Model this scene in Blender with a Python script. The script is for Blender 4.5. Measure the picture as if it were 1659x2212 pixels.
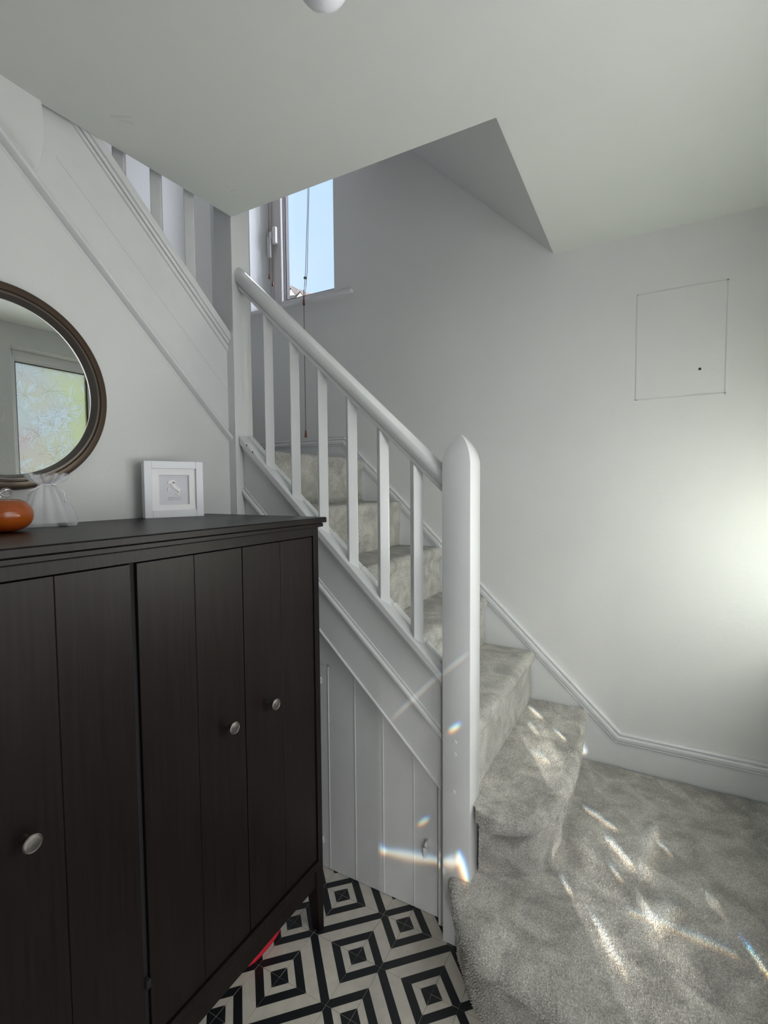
import bpy, bmesh, math, random
from math import sin, cos, pi, radians, sqrt, atan2
from mathutils import Vector, Matrix, noise
random.seed(7)
C = bpy.context.scene.collection
S = bpy.context.scene
for o in list(bpy.data.objects):
    bpy.data.objects.remove(o)

# ------------------------------------------------------------------ camera
cam = bpy.data.cameras.new('camera'); co = bpy.data.objects.new('camera', cam); C.objects.link(co)
cam.sensor_fit = 'AUTO'; cam.sensor_width = 36.0; cam.lens = 17.447; cam.clip_start = 0.02
Rm = Matrix(((0.8729382283219124, -0.018645192598954714, 0.4874743135049771),
             (0.4877664561958594, 0.04958406555114198, -0.871564859694075),
             (-0.007920463643851752, 0.9985959028738141, 0.052378325854292855)))
co.matrix_world = Matrix.Translation((0, 0, 1.45)) @ Rm.to_4x4()
S.camera = co

# ------------------------------------------------------------------ world, sun, daylight and added lamps, exposure
W = bpy.data.worlds.new('sky'); S.world = W; W.use_nodes = True
nt = W.node_tree; nt.nodes.clear()
out = nt.nodes.new('ShaderNodeOutputWorld'); bg = nt.nodes.new('ShaderNodeBackground')
tc = nt.nodes.new('ShaderNodeTexCoord'); sp = nt.nodes.new('ShaderNodeSeparateXYZ')
cr = nt.nodes.new('ShaderNodeValToRGB'); nz = nt.nodes.new('ShaderNodeTexNoise'); mx = nt.nodes.new('ShaderNodeMixRGB')
nz.inputs['Scale'].default_value = 3.5; nz.inputs['Detail'].default_value = 4
c2 = nt.nodes.new('ShaderNodeValToRGB')
c2.color_ramp.elements[0].position = .42; c2.color_ramp.elements[0].color = (0, 0, 0, 1)
c2.color_ramp.elements[1].position = .75; c2.color_ramp.elements[1].color = (.55, .55, .55, 1)
cr.color_ramp.elements[0].position = 0.0; cr.color_ramp.elements[0].color = (.62, .81, .95, 1)
cr.color_ramp.elements[1].position = 0.9; cr.color_ramp.elements[1].color = (.44, .68, .94, 1)
nt.links.new(tc.outputs['Generated'], sp.inputs[0]); nt.links.new(sp.outputs['Z'], cr.inputs[0])
nt.links.new(tc.outputs['Generated'], nz.inputs['Vector']); nt.links.new(nz.outputs['Fac'], c2.inputs[0])
nt.links.new(c2.outputs['Color'], mx.inputs[0]); nt.links.new(cr.outputs['Color'], mx.inputs[1])
mx.inputs[2].default_value = (.82, .87, .95, 1)
nt.links.new(mx.outputs[0], bg.inputs['Color']); bg.inputs['Strength'].default_value = 1.18
nt.links.new(bg.outputs[0], out.inputs[0])

SUND = Vector((-1, 1.7, -.78)).normalized()
sun = bpy.data.lights.new('sun', 'SUN'); sun.energy = 14.0; sun.angle = radians(.35); sun.color = (1, .96, .88)
so = bpy.data.objects.new('sun', sun); C.objects.link(so)
so.rotation_euler = SUND.to_track_quat('-Z', 'Y').to_euler(); so.location = (4, -5, 5)

def area(name, loc, aim, sx, sy, power, col):
    l = bpy.data.lights.new(name, 'AREA'); l.shape = 'RECTANGLE'; l.size = sx; l.size_y = sy
    l.energy = power; l.color = col
    o = bpy.data.objects.new(name, l); C.objects.link(o); o.location = loc
    o.rotation_euler = Vector(aim).to_track_quat('-Z', 'Y').to_euler(); return o
area('daylight_side_light', (.50, 1.02, 1.55), (-1, -.05, .0), .75, 1.05, 9.5, (.97, .98, 1.0))
area('fill_low_boards', (.35, .05, .42), (-.75, 1, .0), .5, .6, 3.9, (.98, .98, 1.0))  # added fill lamp, brightens the low door boards and newel foot
area('daylight_leaf_window', (.72, 1.79, 1.15), (-1, .08, -.08), .42, .50, 23, (.66, .78, 1.0))
area('fill_behind_camera', (.15, -1.30, .60), (-.15, 1, 0), .7, .7, 1.0, (1.0, .97, .92))  # unseen fill lamp added behind the camera
area('fill_landing', (-1.65, 1.7, 4.2), (-1, .0, -.9), 1.0, 1.0, 5, (.90, .91, 1.0))  # added lamp out of view, lifts the landing wall near its corner
area('boost_stair_rail', (-3.5, 4.5, 5.9), (1.0, -1.15, -1.45), 1.3, 1.2, 170, (.90, .94, 1.0))  # added lamp out of view, brightens handrail tops and string cap
area('boost_stair_reveal', (-.55, 4.1, 4.0), (-.80, -.80, -.35), 1.3, 1.5, 115, (.88, .89, 1.0))  # added lamp outside the glass, lifts reveal and landing wall beyond the sky
VS = S.view_settings; VS.view_transform = 'Standard'; VS.look = 'None'; VS.gamma = 1; VS.exposure = 0.0
VS.use_curve_mapping = False

# ------------------------------------------------------------------ materials
def mat(name, col, rough=.5, metal=0., bump=0., bscale=200., mott=0., mscale=8., spec=.5, dist=.002, mdetail=3):
    m = bpy.data.materials.new(name); m.use_nodes = True; n = m.node_tree; b = n.nodes['Principled BSDF']
    b.inputs['Base Color'].default_value = (*col, 1); b.inputs['Roughness'].default_value = rough
    b.inputs['Metallic'].default_value = metal; b.inputs['Specular IOR Level'].default_value = spec
    t = n.nodes.new('ShaderNodeTexCoord')
    if mott:
        z = n.nodes.new('ShaderNodeTexNoise'); z.inputs['Scale'].default_value = mscale; z.inputs['Detail'].default_value = mdetail
        r = n.nodes.new('ShaderNodeMapRange'); r.inputs[3].default_value = 1 - mott; r.inputs[4].default_value = 1 + mott
        r.inputs[1].default_value = .3; r.inputs[2].default_value = .7
        h = n.nodes.new('ShaderNodeMixRGB'); h.blend_type = 'MULTIPLY'; h.inputs[0].default_value = 1
        h.inputs[1].default_value = (*col, 1)
        n.links.new(t.outputs['Object'], z.inputs['Vector']); n.links.new(z.outputs['Fac'], r.inputs[0])
        n.links.new(r.outputs[0], h.inputs[2]); n.links.new(h.outputs[0], b.inputs['Base Color'])
    if bump:
        z2 = n.nodes.new('ShaderNodeTexNoise'); z2.inputs['Scale'].default_value = bscale; z2.inputs['Detail'].default_value = 3
        bp = n.nodes.new('ShaderNodeBump'); bp.inputs['Strength'].default_value = bump; bp.inputs['Distance'].default_value = dist
        n.links.new(t.outputs['Object'], z2.inputs['Vector']); n.links.new(z2.outputs['Fac'], bp.inputs['Height'])
        n.links.new(bp.outputs[0], b.inputs['Normal'])
    return m

M = {}
M['wall'] = mat('wall_emulsion', (.66, .67, .66), .75, bump=.25, bscale=60, dist=.003, mott=.02, mscale=3)
M['ceil'] = mat('ceiling_emulsion', (.62, .645, .615), .85, bump=.15, bscale=90, mott=.02, mscale=2)
M['gloss'] = mat('white_gloss_paint', (.665, .68, .68), .15, bump=.18, bscale=45, dist=.002, mott=.02, mscale=14)
M['upvc'] = mat('white_plastic', (.80, .80, .80), .3)
M['grey_upvc'] = mat('window_frame_plastic', (.62, .59, .58), .4)
M['seal'] = mat('black_rubber_seal', (.012, .012, .014), .5)
M['dark'] = mat('dark_void', (.006, .006, .006), .9)
M['tile_white'] = mat('cream_tile', (.56, .53, .465), .38, mott=.08, mscale=26, bump=.05, bscale=150)
M['tile_black'] = mat('black_tile', (.010, .012, .014), .4, bump=.05, bscale=150)
M['grout'] = mat('tile_grout', (.075, .07, .062), .9)
M['steel'] = mat('pewter_metal', (.20, .19, .175), .42, 1., bump=.3, bscale=300, dist=.0006)
M['bronze'] = mat('brown_lacquer_frame', (.075, .05, .034), .34, .35)
M['rimsilver'] = mat('mirror_inner_rim', (.12, .105, .095), .35, .6)
M['mirror'] = mat('mirror_silver', (.93, .95, .94), .0, 1.)
M['acorn'] = mat('brown_wood_acorn', (.16, .045, .022), .4)
M['cord'] = mat('beige_cord', (.10, .065, .055), .8)
M['cordw'] = mat('grey_blind_cord', (.12, .12, .13), .8)
M['whiteframe'] = mat('white_wood_frame', (.82, .84, .87), .35)
M['card'] = mat('white_card', (.80, .80, .80), .7)
M['paper'] = mat('pale_grey_paper', (.60, .60, .645), .8, mott=.03, mscale=200)
M['cutout'] = mat('white_paper_cutout', (.82, .80, .79), .8)
M['heart'] = mat('brown_heart', (.06, .018, .012), .6)
M['ink'] = mat('dark_ink', (.03, .03, .035), .7)
M['bulb'] = mat('frosted_bulb', (.78, .79, .82), .12)
M['red'] = mat('red_fabric', (.55, .01, .03), .6)
M['roof'] = mat('brown_roof_tiles', (.16, .135, .13), .8, mott=.2, mscale=4)
M['brick'] = mat('far_house_render', (.26, .24, .225), .8)
M['knobw'] = mat('painted_metal', (.78, .79, .78), .3)
M['lead'] = mat('grey_path', (.3, .3, .3), .9)
M['hedge'] = mat('green_hedge', (.24, .30, .05), .9, mott=.4, mscale=9)
M['render'] = mat('pink_brick', (.42, .22, .17), .9, mott=.2, mscale=14)
M['plug'] = mat('old_paint_chip', (.04, .035, .03), .8)
M['smudge'] = mat('patched_plaster', (.575, .585, .555), .85)
M['dot'] = mat('dark_hole', (.02, .018, .016), .8)
M['groove'] = mat('filled_joint', (.56, .58, .56), .8)

def wood():
    m = bpy.data.materials.new('black_brown_wood'); m.use_nodes = True; n = m.node_tree; b = n.nodes['Principled BSDF']
    t = n.nodes.new('ShaderNodeTexCoord'); mp = n.nodes.new('ShaderNodeMapping'); mp.inputs['Scale'].default_value = (60, 60, 2.2)
    z = n.nodes.new('ShaderNodeTexNoise'); z.inputs['Scale'].default_value = 2.2; z.inputs['Detail'].default_value = 6
    r = n.nodes.new('ShaderNodeValToRGB')
    r.color_ramp.elements[0].position = .3; r.color_ramp.elements[0].color = (.0052, .0032, .0029, 1)
    r.color_ramp.elements[1].position = .75; r.color_ramp.elements[1].color = (.0130, .0082, .0075, 1)
    bp = n.nodes.new('ShaderNodeBump'); bp.inputs['Strength'].default_value = .12; bp.inputs['Distance'].default_value = .001
    n.links.new(t.outputs['Object'], mp.inputs[0]); n.links.new(mp.outputs[0], z.inputs['Vector'])
    n.links.new(z.outputs['Fac'], r.inputs[0]); n.links.new(r.outputs[0], b.inputs['Base Color'])
    n.links.new(z.outputs['Fac'], bp.inputs['Height']); n.links.new(bp.outputs[0], b.inputs['Normal'])
    b.inputs['Roughness'].default_value = .38; b.inputs['Specular IOR Level'].default_value = .22
    return m
M['wood'] = wood()
M['woodtop'] = M['wood']

def carpet():
    m = bpy.data.materials.new('grey_plush_carpet'); m.use_nodes = True; n = m.node_tree; b = n.nodes['Principled BSDF']
    t = n.nodes.new('ShaderNodeTexCoord')
    z = n.nodes.new('ShaderNodeTexNoise'); z.inputs['Scale'].default_value = 230; z.inputs['Detail'].default_value = 4; z.inputs['Roughness'].default_value = .7
    y = n.nodes.new('ShaderNodeTexNoise'); y.inputs['Scale'].default_value = 9; y.inputs['Detail'].default_value = 5; y.inputs['Distortion'].default_value = 1.2
    r = n.nodes.new('ShaderNodeMapRange'); r.inputs[1].default_value = .35; r.inputs[2].default_value = .65; r.inputs[3].default_value = .62; r.inputs[4].default_value = 1.3
    r2 = n.nodes.new('ShaderNodeMapRange'); r2.inputs[1].default_value = .35; r2.inputs[2].default_value = .65; r2.inputs[3].default_value = .74; r2.inputs[4].default_value = 1.2
    h = n.nodes.new('ShaderNodeMath'); h.operation = 'MULTIPLY'
    c = n.nodes.new('ShaderNodeMixRGB'); c.blend_type = 'MULTIPLY'; c.inputs[0].default_value = 1; c.inputs[1].default_value = (.455, .445, .41, 1)
    for k in (z, y): n.links.new(t.outputs['Object'], k.inputs['Vector'])
    n.links.new(z.outputs['Fac'], r.inputs[0]); n.links.new(y.outputs['Fac'], r2.inputs[0])
    n.links.new(r.outputs[0], h.inputs[0]); n.links.new(r2.outputs[0], h.inputs[1]); n.links.new(h.outputs[0], c.inputs[2])
    n.links.new(c.outputs[0], b.inputs['Base Color'])
    bp = n.nodes.new('ShaderNodeBump'); bp.inputs['Strength'].default_value = .8; bp.inputs['Distance'].default_value = .006
    n.links.new(z.outputs['Fac'], bp.inputs['Height']); n.links.new(bp.outputs[0], b.inputs['Normal'])
    b.inputs['Roughness'].default_value = 1; b.inputs['Specular IOR Level'].default_value = .05
    b.inputs['Sheen Weight'].default_value = .25; b.inputs['Sheen Roughness'].default_value = .6
    return m
M['carpet'] = carpet()
def pilemat():
    m = M['carpet'].copy(); m.name = 'grey_carpet_pile'; n = m.node_tree; b = n.nodes['Principled BSDF']
    for l in list(b.inputs['Normal'].links): n.links.remove(l)
    hi = n.nodes.new('ShaderNodeHairInfo'); r = n.nodes.new('ShaderNodeMapRange'); r.inputs[3].default_value = 1.0; r.inputs[4].default_value = 1.8
    c = n.nodes.new('ShaderNodeMixRGB'); c.blend_type = 'MULTIPLY'; c.inputs[0].default_value = 1
    src = b.inputs['Base Color'].links[0].from_socket
    n.links.new(hi.outputs['Random'], r.inputs[0]); n.links.new(src, c.inputs[1]); n.links.new(r.outputs[0], c.inputs[2]); n.links.new(c.outputs[0], b.inputs['Base Color'])
    return m
M['pile'] = pilemat()

def mixmat(name, fac, a, b):
    """shader mix of two BSDF node specs (type, colour)"""
    m = bpy.data.materials.new(name); m.use_nodes = True; n = m.node_tree; n.nodes.clear()
    o = n.nodes.new('ShaderNodeOutputMaterial'); x = n.nodes.new('ShaderNodeMixShader'); x.inputs[0].default_value = fac
    for i, (ty, col) in enumerate((a, b)):
        s = n.nodes.new(ty); s.inputs['Color'].default_value = (*col, 1); n.links.new(s.outputs[0], x.inputs[1 + i])
        if 'Roughness' in s.inputs and ty != 'ShaderNodeBsdfDiffuse': s.inputs['Roughness'].default_value = .02
    n.links.new(x.outputs[0], o.inputs[0]); return m
M['clear'] = mixmat('clear_window_glass', .06, ('ShaderNodeBsdfTransparent', (.97, .98, 1)), ('ShaderNodeBsdfGlossy', (1, 1, 1)))
M['picglass'] = mixmat('picture_glass', .012, ('ShaderNodeBsdfTransparent', (1, 1, 1)), ('ShaderNodeBsdfGlossy', (1, 1, 1)))
M['organza'] = mixmat('white_organza', .34, ('ShaderNodeBsdfTransparent', (1, 1, 1)), ('ShaderNodeBsdfDiffuse', (.80, .81, .84)))
M['crystal'] = mixmat('clear_crystal_glass', .30, ('ShaderNodeBsdfTransparent', (.92, .94, .95)), ('ShaderNodeBsdfGlossy', (1, 1, 1)))

def film(name, T):
    m = bpy.data.materials.new(name); m.use_nodes = True; n = m.node_tree; n.nodes.clear()
    o = n.nodes.new('ShaderNodeOutputMaterial'); x = n.nodes.new('ShaderNodeMixShader'); x.inputs[0].default_value = T
    tl = n.nodes.new('ShaderNodeBsdfTranslucent'); tr = n.nodes.new('ShaderNodeBsdfTransparent')
    at = n.nodes.new('ShaderNodeAttribute'); at.attribute_name = 'print'
    n.links.new(at.outputs['Color'], tl.inputs[0]); n.links.new(tl.outputs[0], x.inputs[1]); n.links.new(tr.outputs[0], x.inputs[2])
    n.links.new(x.outputs[0], o.inputs[0]); return m
M['film'] = film('leaf_pattern_film', .22)

def glint_gobo():  # unseen gobo glass: glint shapes are put into its transmission colour
    m = bpy.data.materials.new('glint_gobo_glass'); m.use_nodes = True; n = m.node_tree; n.nodes.clear()
    o = n.nodes.new('ShaderNodeOutputMaterial'); a = n.nodes.new('ShaderNodeAddShader')
    tr = n.nodes.new('ShaderNodeBsdfTransparent'); tl = n.nodes.new('ShaderNodeBsdfTranslucent'); tl.inputs[0].default_value = (.3, .3, .3, 1)
    at = n.nodes.new('ShaderNodeAttribute'); at.attribute_name = 'clearness'
    n.links.new(at.outputs['Color'], tr.inputs[0]); n.links.new(tr.outputs[0], a.inputs[0]); n.links.new(tl.outputs[0], a.inputs[1])
    n.links.new(a.outputs[0], o.inputs[0]); return m
M['pattern'] = glint_gobo()

def amber():
    m = bpy.data.materials.new('orange_satin_glass'); m.use_nodes = True; b = m.node_tree.nodes['Principled BSDF']; n = m.node_tree
    t = n.nodes.new('ShaderNodeTexCoord'); s = n.nodes.new('ShaderNodeSeparateXYZ'); r = n.nodes.new('ShaderNodeValToRGB')
    mr = n.nodes.new('ShaderNodeMapRange'); mr.inputs[1].default_value = 0; mr.inputs[2].default_value = .09
    r.color_ramp.elements[0].color = (.32, .035, .006, 1); r.color_ramp.elements[1].color = (.27, .055, .010, 1)
    e = r.color_ramp.elements.new(.3); e.color = (.40, .095, .010, 1)
    n.links.new(t.outputs['Object'], s.inputs[0]); n.links.new(s.outputs['Z'], mr.inputs[0]); n.links.new(mr.outputs[0], r.inputs[0])
    n.links.new(r.outputs[0], b.inputs['Base Color'])
    b.inputs['Roughness'].default_value = .22; b.inputs['Subsurface Weight'].default_value = .35
    b.inputs['Subsurface Radius'].default_value = (.03, .008, .002); b.inputs['Subsurface Scale'].default_value = .5
    return m
M['amber'] = amber()

# ------------------------------------------------------------------ helpers
def wloc(p):
    v = Vector((0, 0, 0))
    while p is not None:
        v += p.location; p = p.parent
    return v
def tag(o, label=None, cat=None, group=None, kind=None):
    if label: o['label'] = label
    if cat: o['category'] = cat
    if group: o['group'] = group
    if kind: o['kind'] = kind
    return o
def thing(name, label, cat, loc=(0, 0, 0), group=None, rz=0):
    o = bpy.data.objects.new(name, None); C.objects.link(o); o.location = loc; o.rotation_euler = (0, 0, rz)
    o.empty_display_size = .05
    return tag(o, label, cat, group)
def obj(name, bm, m, parent=None, smooth=False, local=False, bevel=0, seg=2, label=None, angle=40):
    if bevel:
        bm.normal_update()
        ed = [e for e in bm.edges if len(e.link_faces) == 2 and e.calc_face_angle(0) > radians(angle)]
        bmesh.ops.bevel(bm, geom=ed, offset=bevel, segments=seg, affect='EDGES', profile=.5, clamp_overlap=True)
    if parent is not None and not local:
        bmesh.ops.translate(bm, verts=bm.verts, vec=-wloc(parent))
    bmesh.ops.recalc_face_normals(bm, faces=bm.faces)
    me = bpy.data.meshes.new(name); bm.to_mesh(me); bm.free()
    for mm in (m if isinstance(m, (list, tuple)) else [m]): me.materials.append(mm)
    if smooth:
        me.polygons.foreach_set('use_smooth', [True] * len(me.polygons))
        if smooth != 'full': me.set_sharp_from_angle(angle=radians(smooth if smooth is not True else 40))
    o = bpy.data.objects.new(name, me); C.objects.link(o)
    if parent is not None: o.parent = parent
    if label: o['label'] = label
    return o
def struct(name, bm, m, parent=None, **k):
    o = obj(name, bm, m, parent, **k)
    if parent is None: o['kind'] = 'structure'
    return o
def hexa(v, bm=None):
    """8 verts: 4 lower ring then 4 upper ring"""
    bm = bm or bmesh.new(); q = [bm.verts.new(p) for p in v]
    for f in ((0, 3, 2, 1), (4, 5, 6, 7), (0, 1, 5, 4), (1, 2, 6, 5), (2, 3, 7, 6), (3, 0, 4, 7)): bm.faces.new([q[i] for i in f])
    return bm
def box(x0, x1, y0, y1, z0, z1, bm=None):
    return hexa([(x0, y0, z0), (x1, y0, z0), (x1, y1, z0), (x0, y1, z0), (x0, y0, z1), (x1, y0, z1), (x1, y1, z1), (x0, y1, z1)], bm)
def prism(poly, axis, a, b, bm=None):
    """extrude a 2D polygon along an axis: 'x' poly=(y,z), 'y' poly=(x,z), 'z' poly=(x,y)"""
    bm = bm or bmesh.new()
    def P(u, w, t): return {'x': (t, u, w), 'y': (u, t, w), 'z': (u, w, t)}[axis]
    A = [bm.verts.new(P(u, w, a)) for u, w in poly]; B = [bm.verts.new(P(u, w, b)) for u, w in poly]
    n = len(poly); bm.faces.new(A); bm.faces.new(B[::-1])
    for i in range(n): bm.faces.new((A[i], A[(i + 1) % n], B[(i + 1) % n], B[i]))
    return bm
def grid(rows, closed=False, bm=None, cap=False):
    bm = bm or bmesh.new(); V = [[bm.verts.new(p) for p in r] for r in rows]
    n = len(rows[0])
    for a, b in zip(V, V[1:]):
        for i in range(n if closed else n - 1):
            j = (i + 1) % n; bm.faces.new((a[i], a[j], b[j], b[i]))
    if cap: bm.faces.new(V[0][::-1]); bm.faces.new(V[-1])
    return bm
def lathe(prof, n=32, axis='z', c=(0, 0, 0), bm=None, cap=False):
    rows = []
    for r, h in prof:
        row = []
        for i in range(n):
            a = 2 * pi * i / n
            p = {'z': (r * cos(a), r * sin(a), h), 'x': (h, r * cos(a), r * sin(a)), 'y': (r * sin(a), h, r * cos(a))}[axis]
            row.append((p[0] + c[0], p[1] + c[1], p[2] + c[2]))
        rows.append(row)
    return grid(rows, True, bm, cap)
def tube(pts, r, n=8, bm=None):
    pts = [Vector(p) for p in pts]; rows = []
    up = Vector((0, 0, 1))
    for i, p in enumerate(pts):
        d = (pts[min(i + 1, len(pts) - 1)] - pts[max(i - 1, 0)]).normalized()
        a = d.cross(up) if abs(d.z) < .95 else d.cross(Vector((1, 0, 0)))
        a.normalize(); b = d.cross(a)
        rr = r[i] if isinstance(r, (list, tuple)) else r
        rows.append([p + rr * (cos(2 * pi * k / n) * a + sin(2 * pi * k / n) * b) for k in range(n)])
    return grid(rows, True, bm, True)

# ------------------------------------------------------------------ the setting
YW = 2.326; ZC = 2.466; XL = -1.470; XR = .56; YF = -1.40; XU = -2.56; ZU = 4.7
# window 1 opening in back wall
w1 = (-2.228, -1.606, 2.515, 3.75)
def wall_with_holes(axis, a, b, u0, u1, z0, z1, holes):
    """wall slab with rectangular holes; axis 'y' -> slab between y=a..b spanning x; 'x' likewise"""
    us = sorted({u0, u1, *[h[0] for h in holes], *[h[1] for h in holes]}); zs = sorted({z0, z1, *[h[2] for h in holes], *[h[3] for h in holes]})
    bm = bmesh.new(); vs = {}
    def inh(u, z): return any(h[0] < u < h[1] and h[2] < z < h[3] for h in holes)
    def V(u, z, t):
        k = (round(u, 5), round(z, 5), t)
        if k not in vs: vs[k] = bm.verts.new((u, t, z) if axis == 'y' else (t, u, z))
        return vs[k]
    solid = {(i, j): not inh((us[i] + us[i + 1]) / 2, (zs[j] + zs[j + 1]) / 2) for i in range(len(us) - 1) for j in range(len(zs) - 1)}
    for (i, j), s in solid.items():
        if not s: continue
        A, B, D, E = us[i], us[i + 1], zs[j], zs[j + 1]
        for t in (a, b): bm.faces.new((V(A, D, t), V(B, D, t), V(B, E, t), V(A, E, t)))
        for (di, dj, p, q) in ((-1, 0, (A, D), (A, E)), (1, 0, (B, D), (B, E)), (0, -1, (A, D), (B, D)), (0, 1, (A, E), (B, E))):
            if not solid.get((i + di, j + dj), False):
                bm.faces.new((V(*p, a), V(*q, a), V(*q, b), V(*p, b)))
    return bm
wb = struct('wall_back', wall_with_holes('y', YW, YW + .28, XU - .2, XR + .28, -.05, ZU, [w1]), M['wall'])
# square patched outline on the back wall (old cut-out, painted over), its hole and chips
px0, px1, pz0, pz1 = -.103, .208, 1.795, 2.225
g = .004
for (a, b, c, d) in ((px0, px1, pz0, pz0 + g), (px0, px0 + g, pz0, pz1), (px1 - g, px1, pz0, pz1), (px0, px1, pz1 - g, pz1)):
    struct('patch_joint', box(a, b, YW - .0012, YW + .004, c, d), M['groove'], wb)
struct('hole', lathe([(.0001, YW - .0011), (.0052, YW - .0011), (.0052, YW + .004)], 14, 'y', (.122, 0, 1.898)), M['dot'], wb)
for x, z, r in ((.055, 2.222, .003), (.022, 2.192, .0022)):
    struct('nail_hole', lathe([(.0001, YW - .001), (r, YW - .001), (r, YW + .004)], 10, 'y', (x, 0, z)), M['smudge'], wb)

# the mirror wall stops along the stair line: a sloping shape under the second flight
# lower edge line of second flight trim: z = 2.335 - .93*(y-.660)
def zt2(y): return 1.626 + .945 * (1.403 - y)
wl = struct('wall_left', prism([(YF - .2, -.05), (1.403, -.05), (1.403, zt2(1.403)), (.545, zt2(.545)), (.545, 2.62), (YF - .2, 2.62)], 'x', XL - .12, XL - .004), M['wall'])
struct('wall_landing', box(XU - .2, XU, YF - .2, YW, 1.2, ZU), M['wall'])
struct('wall_front', box(XL - 1.3, XR + .28, YF - .2, YF, -.05, ZU), M['wall'])
# right wall: leaf window opening, glazed side light, front door
w2 = (1.576, 2.165, .90, 2.327); sl = (-.06, 1.08, .38, 1.98); dr = (-1.36, -.14, .02, 2.05)
struct('wall_right', wall_with_holes('x', XR, XR + .14, YF - .2, YW + .28, -.05, ZU, [w2, sl, dr]), M['wall'])
# ceiling of the hall with the stair opening cut out (x -1.43 .. -.43, and over second flight)
bm = bmesh.new()
prism([(XL - .14, YF), (XR, YF), (XR, YW), (-.435, YW), (-.419, 1.403), (-1.432, 1.403), (-1.450, .745), (XL - .14, .745)], 'z', ZC, ZC + .22, bm)
cl = struct('ceiling', bm, M['ceil'])
for (x, y, l, w, a) in ((-1.312, .888, .028, .004, .6), (-1.318, .905, .02, .003, .9), (-1.300, 1.285, .010, .003, .4), (-1.306, 1.262, .007, .003, 1.), (-1.318, 1.31, .006, .003, .3)):
    q = [(x + s * l * cos(a) - t * w * sin(a), y + s * l * sin(a) + t * w * cos(a)) for s, t in ((-1, -1), (1, -1), (1, 1), (-1, 1))]
    struct('ceiling_scuff', prism(q, 'z', ZC - .0006, ZC + .002), M['smudge'], cl)
# sloping soffit over the stair
bm = bmesh.new()
rows = []
for t in (0, .06, .3, .6, 1.0):
    x = -.419 - 1.0 * t
    zc = ZC + .93 * (t * 1.0) + .012 * sin(min(t / .06, 1) * pi)
    rows.append([(x, 1.403, zc), (x - .016 * (1 - t), YW, zc)])
rows2 = [[(a[0], a[1], a[2] + .15) for a in r] for r in rows]
for R in (rows, rows2): grid(R, bm=bm)
struct('ceiling.001', bm, M['wall'])
struct('ceiling.002', box(XU - .2, XR + .28, YF - .2, YW + .28, ZU, ZU + .1), M['ceil'])
# upper storey enclosure beside the opening
struct('wall_upper', box(-1.34, -1.22, 1.30, YW, 3.30, ZU), M['wall'])

# ------------------------------------------------------------------ window 1 (stair window)
wn = tag(bpy.data.objects.new('window_1', None), kind='structure'); C.objects.link(wn); wn.location = (-1.917, 2.52, 2.515)
def ring(x0, x1, z0, z1, w, y0, y1, bm=None):
    bm = bm or bmesh.new()
    box(x0, x0 + w, y0, y1, z0, z1, bm); box(x1 - w, x1, y0, y1, z0, z1, bm)
    box(x0 + w, x1 - w, y0, y1, z0, z0 + w, bm); box(x0 + w, x1 - w, y0, y1, z1 - w, z1, bm); return bm
wx0, wx1, wz0, wz1 = w1
struct('window_frame', ring(wx0, wx1, wz0, wz1, .055, 2.505, 2.575), M['grey_upvc'], wn, bevel=.004)
struct('sash', ring(wx0 + .045, wx1 - .045, wz0 + .045, wz1 - .045, .062, 2.49, 2.56), M['grey_upvc'], wn, bevel=.006)
struct('glazing_bead', ring(wx0 + .107, wx1 - .107, wz0 + .107, wz1 - .107, .012, 2.515, 2.55), M['grey_upvc'], wn, bevel=.002)
struct('rubber_seal', ring(wx0 + .118, wx1 - .118, wz0 + .118, wz1 - .118, .006, 2.52, 2.548), M['seal'], wn)
struct('pane', box(wx0 + .1, wx1 - .1, 2.534, 2.54, wz0 + .1, wz1 - .1), M['clear'], wn)
hd = bmesh.new(); hx = wx0 + .073; hz = 3.03
box(hx - .014, hx + .014, 2.462, 2.490, hz - .05, hz + .05, hd); box(hx - .036, hx - .014, 2.452, 2.468, hz - .02, hz + .02, hd)
box(hx - .042, hx - .022, 2.450, 2.466, hz - .135, hz - .01, hd)
struct('window_handle', hd, M['upvc'], wn, bevel=.003, label='white lever handle')
sb = bmesh.new(); box(-2.33, -1.482, 2.302, YW + .01, 2.498, 2.520, sb); box(wx0, wx1, YW, 2.52, 2.492, 2.517, sb)
struct('window_sill', sb, M['gloss'], wn, bevel=.008)

# ------------------------------------------------------------------ window 2 (leaf film window, seen in the mirror)
wn2 = tag(bpy.data.objects.new('window_2', None), kind='structure'); C.objects.link(wn2); wn2.location = (.67, 1.87, .90)
def ringx(y0, y1, z0, z1, w, x0, x1, bm=None):
    bm = bm or bmesh.new()
    box(x0, x1, y0, y0 + w, z0, z1, bm); box(x0, x1, y1 - w, y1, z0, z1, bm)
    box(x0, x1, y0 + w, y1 - w, z0, z0 + w, bm); box(x0, x1, y0 + w, y1 - w, z1 - w, z1, bm); return bm
a, b, c, d = w2
struct('window_frame', ringx(a, b, c, d, .05, .655, .72), M['upvc'], wn2, bevel=.004)
struct('glazing_bead', ringx(a + .046, b - .046, c + .046, d - .046, .022, .662, .70), M['upvc'], wn2, bevel=.003)
struct('rubber_seal', ringx(a + .067, b - .067, c + .067, d - .067, .005, .665, .695), M['seal'], wn2)
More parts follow.
